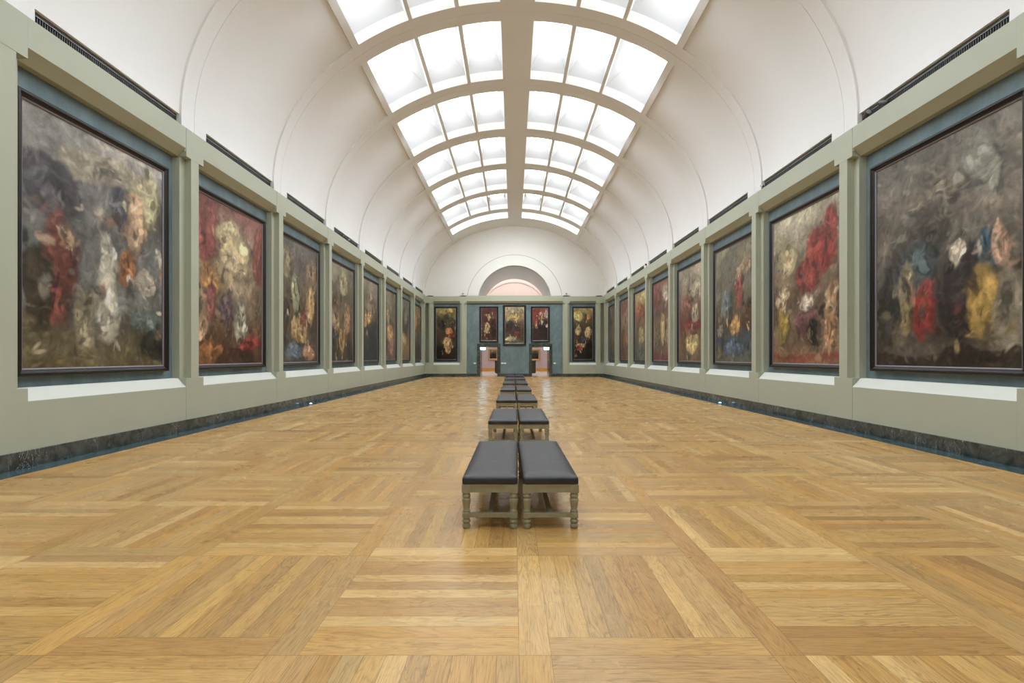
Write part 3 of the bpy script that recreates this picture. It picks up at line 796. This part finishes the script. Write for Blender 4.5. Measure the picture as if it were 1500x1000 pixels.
make_painting('p', fn_end, px(736.9), px(770.6), pz(505.5), pz(446.4), .285, 304, [(90,85,60),(70,58,45),(75,50,45),(95,80,60),(165,140,95),(165,150,115)],
  [(.5,.74,.25,.10,(200,165,90)),(.3,.88,.2,.08,(170,155,125)),(.55,.40,.16,.12,(55,50,55)),(.6,.25,.14,.09,(130,50,50)),(.2,.5,.18,.12,(45,42,38)),(.75,.88,.15,.08,(130,120,95)),(.3,.12,.3,.06,(170,160,125))],
  'middle and largest painting on the teal wall, cream and gold above dark', G2, res=76, strokes=500, fw=.16)
make_painting('p', fn_end, px(777.6), px(804.9), pz(500.9), pz(448.8), .285, 305, [(45,35,32),(50,36,32),(60,42,38),(120,45,35),(140,55,42)],
  [(.55,.50,.28,.22,(38,34,34)),(.60,.62,.07,.16,(190,180,135)),(.22,.60,.12,.2,(150,60,42)),(.50,.85,.07,.05,(200,165,130)),(.88,.82,.12,.12,(165,150,135)),(.25,.45,.07,.12,(170,120,90)),(.9,.45,.08,.04,(190,180,160))],
  'small painting with red upper left and a pale stripe on black, above the right doorway', G2, res=60, strokes=260, fw=.13)
# far room
fn_far = lambda u, w, z: (u, YF + w, z)
def fx(x): return (x-751.5)/14.23-.125
def fz(y): return EYE+(522.5-y)/14.23
make_painting('p', fn_far, fx(715.6), fx(729.2), fz(527), fz(511), 0, 401, [(45,32,22),(40,38,28),(80,78,60),(130,125,105)], [(.6,.45,.25,.2,(30,35,22))],
  'small gilt-framed landscape seen through the left doorway', 'gilt paintings in the next room', res=30, strokes=90, frame_mat='gilt', fw=.14)
make_painting('p', fn_far, fx(776.5), fx(790.8), fz(527.5), fz(511.5), 0, 402, [(45,28,20),(38,34,26),(70,75,60),(90,95,80)], [(.5,.5,.3,.15,(35,45,35))],
  'small gilt-framed dark landscape seen through the right doorway', 'gilt paintings in the next room', res=30, strokes=90, frame_mat='gilt', fw=.14)

# ------------------------------------------------------------ benches
def make_bench():
    r = empty('upholstered_bench')
    WX, LY = .484, 1.87
    hx, hy = WX/2-.037, LY/2-.037
    # cushion : crowned rounded box
    nx_, ny_ = 18, 44
    z0, zt = .385, .462
    rng = np.random.default_rng(3)
    bm = bmesh.new()
    def cr(u, v):
        e = (1-abs(u)**5)*(1-abs(v)**14)
        return zt-.012+.024*e+.0035*math.sin(v*46+u*2.2+1.5*math.sin(v*9))*e*(.4+.6*math.sin(v*5+1)**2)
    ring = []
    top = []
    HX, HY = WX/2-.001, LY/2-.001
    for j in range(ny_+1):
        row = []
        for i in range(nx_+1):
            u = -1+2*i/nx_; v = -1+2*j/ny_
            uu = math.copysign(1-(1-abs(u))**1.25, u); vv = math.copysign(1-(1-abs(v))**1.25, v)
            x, y = uu*(HX-.016), vv*(HY-.016)
            row.append(bm.verts.new((x, y, cr(uu, vv))))
        top.append(row)
    for j in range(ny_):
        for i in range(nx_): bm.faces.new((top[j][i], top[j][i+1], top[j+1][i+1], top[j+1][i]))
    per = [top[0][i] for i in range(nx_)] + [top[j][nx_] for j in range(ny_)] + [top[ny_][i] for i in range(nx_, 0, -1)] + [top[j][0] for j in range(ny_, 0, -1)]
    prev = per
    for dz, off in ((-.006, .008), (-.016, .014), (-.030, .016), (-.052, .016), (-.064, .012), (-.070, .008)):
        cur = []
        for v in per:
            sx = (v.co.x/(HX-.016)); sy = (v.co.y/(HY-.016))
            ox = max(-1, min(1, sx)) if abs(sx) > .96 else 0; oy = max(-1, min(1, sy)) if abs(sy) > .985 else 0
            l = math.hypot(ox, oy) or 1
            if ox and oy: f = .80
            else: f = 1
            cur.append(bm.verts.new((v.co.x+off*ox*f, v.co.y+off*oy*f, zt-.012+dz)))
        m = len(per)
        for k in range(m): bm.faces.new((prev[k], cur[k], cur[(k+1) % m], prev[(k+1) % m]))
        prev = cur
    bm.faces.new(prev)
    bmesh.ops.recalc_face_normals(bm, faces=bm.faces)
    for f in bm.faces: f.smooth = True
    me = bpy.data.meshes.new('cushion'); bm.to_mesh(me); bm.free(); me.materials.append(M['leather'])
    cu = bpy.data.objects.new('cushion', me); COL.objects.link(cu); cu.parent = r; reg(r, cu)
    mb = MB()
    def stud(x, y, nxn, nyn):
        d = .0035; mb.add([(x-nyn*d, y-nxn*d, .388), (x+nyn*d, y+nxn*d, .388), (x-nyn*d, y-nxn*d, .395), (x+nyn*d, y+nxn*d, .395), (x+nxn*.004, y+nyn*.004, .3915)],
                          [(0,1,4),(1,3,4),(3,2,4),(2,0,4)])
    k = -WX/2+.01
    while k < WX/2-.008: stud(k, -LY/2+.006, 0, -1); stud(k, LY/2-.006, 0, 1); k += .011
    k = -LY/2+.01
    while k < LY/2-.008: stud(-WX/2+.006, k, -1, 0); stud(WX/2-.006, k, 1, 0); k += .011
    nt_ = mb.build('nail_trim', M['brass'], parent=cu, recalc=False); reg(cu, nt_)
    # apron
    mb = MB()
    for s in (-1, 1):
        mb.box((-hx+.03, s*(hy+.012)-.014, .315), (hx-.03, s*(hy+.012)+.014, .376)); mb.box((s*(hx+.012)-.014, -hy+.03, .315), (s*(hx+.012)+.014, hy-.03, .376))
        mb.box((-hx+.035, s*(hy+.028)-.003, .369), (hx-.035, s*(hy+.028)+.002, .378))
    mb.box((-WX/2+.006, -LY/2+.006, .374), (WX/2-.006, LY/2-.006, .388))
    reg(r, mb.build('apron', M['bench'], parent=r))
    prof = [(0, .024), (.004, .030), (.014, .033), (.026, .034), (.036, .031), (.042, .025), (.046, .024), (.050, .031), (.058, .036), (.068, .036), (.074, .031), (.078, .026), (.085, .027), (.090, .034), (.096, .036), (.135, .036), (.141, .034), (.146, .029),
            (.150, .033), (.155, .033), (.160, .027), (.175, .0285), (.200, .0315), (.225, .0355), (.245, .038), (.255, .038), (.262, .031), (.266, .027), (.270, .033), (.277, .037), (.288, .037), (.294, .032), (.298, .029), (.306, .034), (.314, .034)]
    for sx in (-1, 1):
        for sy in (-1, 1):
            mb = MB(); mb.lathe(prof, seg=22)
            a = .0365
            mb.box((-a, -a, .312), (a, a, .380))
            mb.box((-.031, -.031, .096), (.031, .031, .135))
            reg(r, mb.build('leg', M['bench'], parent=r, loc=(sx*hx, sy*hy, 0)))
    for sy in (-1, 1):
        mb = MB(); mb.box((-hx+.02, sy*hy-.021, .098), (hx-.02, sy*hy+.021, .131)); reg(r, mb.build('cross_stretcher', M['bench'], parent=r))
    mb = MB(); mb.box((-.021, -hy+.015, .100), (.021, hy-.015, .129)); reg(r, mb.build('long_stretcher', M['bench'], parent=r))
    return r
b0 = make_bench(); first = True
pos = [(-.564+.242, -.057+.242), (-.545+.23, -.03+.245), (-.525+.22, -.015+.245), (-.505+.215, -.0+.245), (-.49+.21, .01+.245), (-.475+.2, .02+.24), (-.46+.2, .03+.24)]
pw = ['front pair, nearest the viewer', 'second pair from the viewer', 'third pair from the viewer', 'fourth pair from the viewer', 'fifth pair from the viewer', 'sixth pair from the viewer', 'farthest pair by the end wall']
for k in range(7):
    for j, side in ((0, 'left'), (1, 'right')):
        b_ = b0 if first else copy_tree(b0); first = False
        cx = -.070+.0*k + (-.249 if j == 0 else .249) + .012*k*0
        cx = (-.316 if j == 0 else .190) + (.028, .03, .03, .03, .03, .03, .03)[k]*(1 if k else 0)
        yaw = (.010 if j == 0 else -.012) if k == 0 else (.004 if j == 0 else -.004)
        b_.location = (cx, 4.35+P*k+.935, 0); b_.rotation_euler = (0, 0, -yaw)
        tag(b_, 'black leather bench with turned legs, %s one of the %s' % (side, pw[k]), 'bench', 'upholstered benches in pairs down the middle of the hall')

# ------------------------------------------------------------ small fittings
def exit_sign(x, label):
    r = empty('exit_sign', (x, YEND+.33, 2.02))
    mb = MB(); mb.box((-.195, 0, .01), (.195, .05, .185)); mb.tube((-.14, .025, .18), (-.14, .025, DH-2.02), .008); mb.tube((.14, .025, .18), (.14, .025, DH-2.02), .008)
    mb.build('housing', M['metal_l'], parent=r)
    mb = MB(); mb.box((-.185, -.006, .02), (.185, .0, .175)); mb.build('lit_panel', M['exit'], parent=r)
    return tag(r, label, 'exit sign', 'exit signs in the doorways')
exit_sign(-2.40, 'glowing blue-white exit sign in the top of the left doorway')
exit_sign(2.40, 'glowing blue-white exit sign in the top of the right doorway')

def placard(x, label):
    r = MB(); r.box((-.085, -.012, 0), (.085, 0, .105))
    o = r.build('wall_label', M['placard'], loc=(x, YEND+.285, EYE-.53))
    tag(o, label, 'label', 'white label cards beside the doorways')
placard(px(695.4), 'white label card left of the left doorway')
placard(px(735.8), 'white label card right of the left doorway, left one of a close pair')
placard(px(739.2)+.03, 'white label card right of the left doorway, right one of a close pair')
placard(px(812.6), 'white label card right of the right doorway')

def spotlight(loc, aim, label, sc=1.0, mt='metal', group='little spotlights standing on the ledge'):
    r = empty('spotlight', loc)
    mb = MB(); mb.lathe([(0, .038*sc), (.015*sc, .038*sc), (.02*sc, .025*sc)], seg=16); mb.tube((0, 0, .015*sc), (0, 0, .09*sc), .009*sc); mb.build('stand', M[mt], parent=r)
    d = Vector(aim).normalized(); c = Vector((0, 0, .12*sc))
    mb = MB(); mb.tube(c-d*.09*sc, c+d*.05*sc, .042*sc, 16, r2=.055*sc); mb.tube(c+d*.05*sc, c+d*.075*sc, .055*sc, 16, r2=.066*sc); mb.tube(c-d*.09*sc, c-d*.12*sc, .042*sc, 16, r2=.02*sc); mb.build('lamp_head', M[mt], parent=r)
    mb = MB(); mb.tube(c+d*.076*sc, c+d*.079*sc, .055*sc, 16); mb.build('lens', M['metal_l'], parent=r)
    return tag(r, label, 'spotlight', group)
zt = Z_TOP
spotlight((W+.042, 9.74, zt), (-.12, -.9, .25), 'small black spotlight on the right ledge, at the far end of the nearest right vent', .85)
spotlight((W+.042, 9.30, zt), (-.12, .9, .3), 'small black spotlight on the right ledge, in front of the nearest right vent', .85)
spotlight((-W-.042, 19.55, zt), (.12, .9, .2), 'tiny black spotlight on the left ledge at the fourth vent, nearer of the two', .85)
spotlight((-W-.042, 20.3, zt), (.12, -.9, .2), 'tiny black spotlight on the left ledge at the fourth vent, farther of the two', .85)
spotlight((W+.01, 25.7, zt), (-.7, .2, .2), 'tiny spotlight on the right ledge between the fifth and sixth vents', .9)
spotlight((W+.042, 30.6, zt), (-.12, .9, .2), 'tiny dark spotlight on the right ledge over the sixth vent', .85)
spotlight((W+.01, 13.75, zt), (-.7, -.5, .1), 'tiny spotlight on the right ledge between the second and third vents', .6)
spotlight((-3.86, YEND+.03, zt), (0, -1, .1), 'tiny grey spotlight on top of the end wall, left of the arch')
spotlight((3.86, YEND+.03, zt), (0, -1, .1), 'tiny grey spotlight on top of the end wall, right of the arch')

for x_, z_, nm_ in ((-.62, EYE+9.55, 'inner left'), (.62, EYE+9.55, 'inner right'), (-1.55, EYE+9.32, 'outer left'), (1.55, EYE+9.32, 'outer right')):
    r_ = spotlight((x_, 30.2, z_), (-x_*.04, .78, -.72), 'tiny pale spotlight at the far skylight, %s one of the four in a row' % nm_, .9, 'placard', 'pale spotlights in a row at the far skylight')
    r_.rotation_euler = (0, 0, 0)
    ld = bpy.data.lights.new('spot_beam', 'AREA'); ld.shape = 'DISK'; ld.size = .09; ld.energy = 40; ld.spread = rad(100); ld.color = (.95, 1, .97)
    lo_ = bpy.data.objects.new('spot_beam', ld); COL.objects.link(lo_); lo_.parent = r_
    d_ = Vector((-x_*.04, .78, -.72)).normalized(); lo_.location = Vector((0, 0, .108))+d_*.09; lo_.rotation_euler = (-d_).to_track_quat('Z', 'Y').to_euler()

def floor_light(x, y, label):
    r = empty('floor_light', (x, y, 0))
    mb = MB(); mb.lathe([(0, .055), (.02, .055), (.03, .045)], seg=20); mb.build('housing', M['metal'], parent=r)
    mb = MB(); mb.lathe([(.030, .042), (.042, .034), (.048, .015)], seg=20); mb.build('lit_lens', M['led'], parent=r)
    tag(r, label, 'light', 'little lit floor lights at the wall foot')
floor_light(-6.43, 15.75, 'small glowing blue floor light at the foot of the left wall')
floor_light(6.43, 16.0, 'small glowing blue floor light at the foot of the right wall')

# low dark wooden case in the next room
r = empty('display_cabinet', (-.02, 46.0, 0))
mb = MB(); mb.box((-1.75, -.3, .06), (1.95, .3, 1.08)); mb.build('body', M['darkwood'], parent=r)
mb = MB(); mb.box((-1.79, -.34, 1.08), (1.99, .34, 1.14)); mb.build('top', M['darkwood'], parent=r)
mb = MB(); mb.box((-1.70, -.26, 0), (1.90, .26, .06)); mb.build('plinth', M['darkwood'], parent=r)
tag(r, 'low dark wooden case standing in the next room beyond the doorways', 'cabinet')

# ------------------------------------------------------------ world, camera
w = bpy.data.worlds.new('world'); S.world = w; w.use_nodes = True
w.node_tree.nodes['Background'].inputs['Color'].default_value = (.5, .5, .5, 1); w.node_tree.nodes['Background'].inputs['Strength'].default_value = 0
cam = bpy.data.cameras.new('camera'); co = bpy.data.objects.new('camera', cam); COL.objects.link(co)
cam.sensor_width = 36; cam.lens = 740/1500*36; cam.shift_x = -1.5/1500; cam.shift_y = 22.5/1500; cam.clip_end = 200; cam.clip_start = .05
co.location = (-.125, 0, EYE); co.rotation_euler = (math.pi/2, 0, 0)
S.camera = co
S.view_settings.view_transform = 'Standard'; S.view_settings.look = 'None'; S.view_settings.gamma = 1; S.view_settings.use_curve_mapping = False
S.view_settings.exposure = 0.0
S.cycles.max_bounces = 10; S.cycles.diffuse_bounces = 7; S.cycles.glossy_bounces = 4
S.cycles.use_denoising = True
S.cycles.sample_clamp_indirect = 8
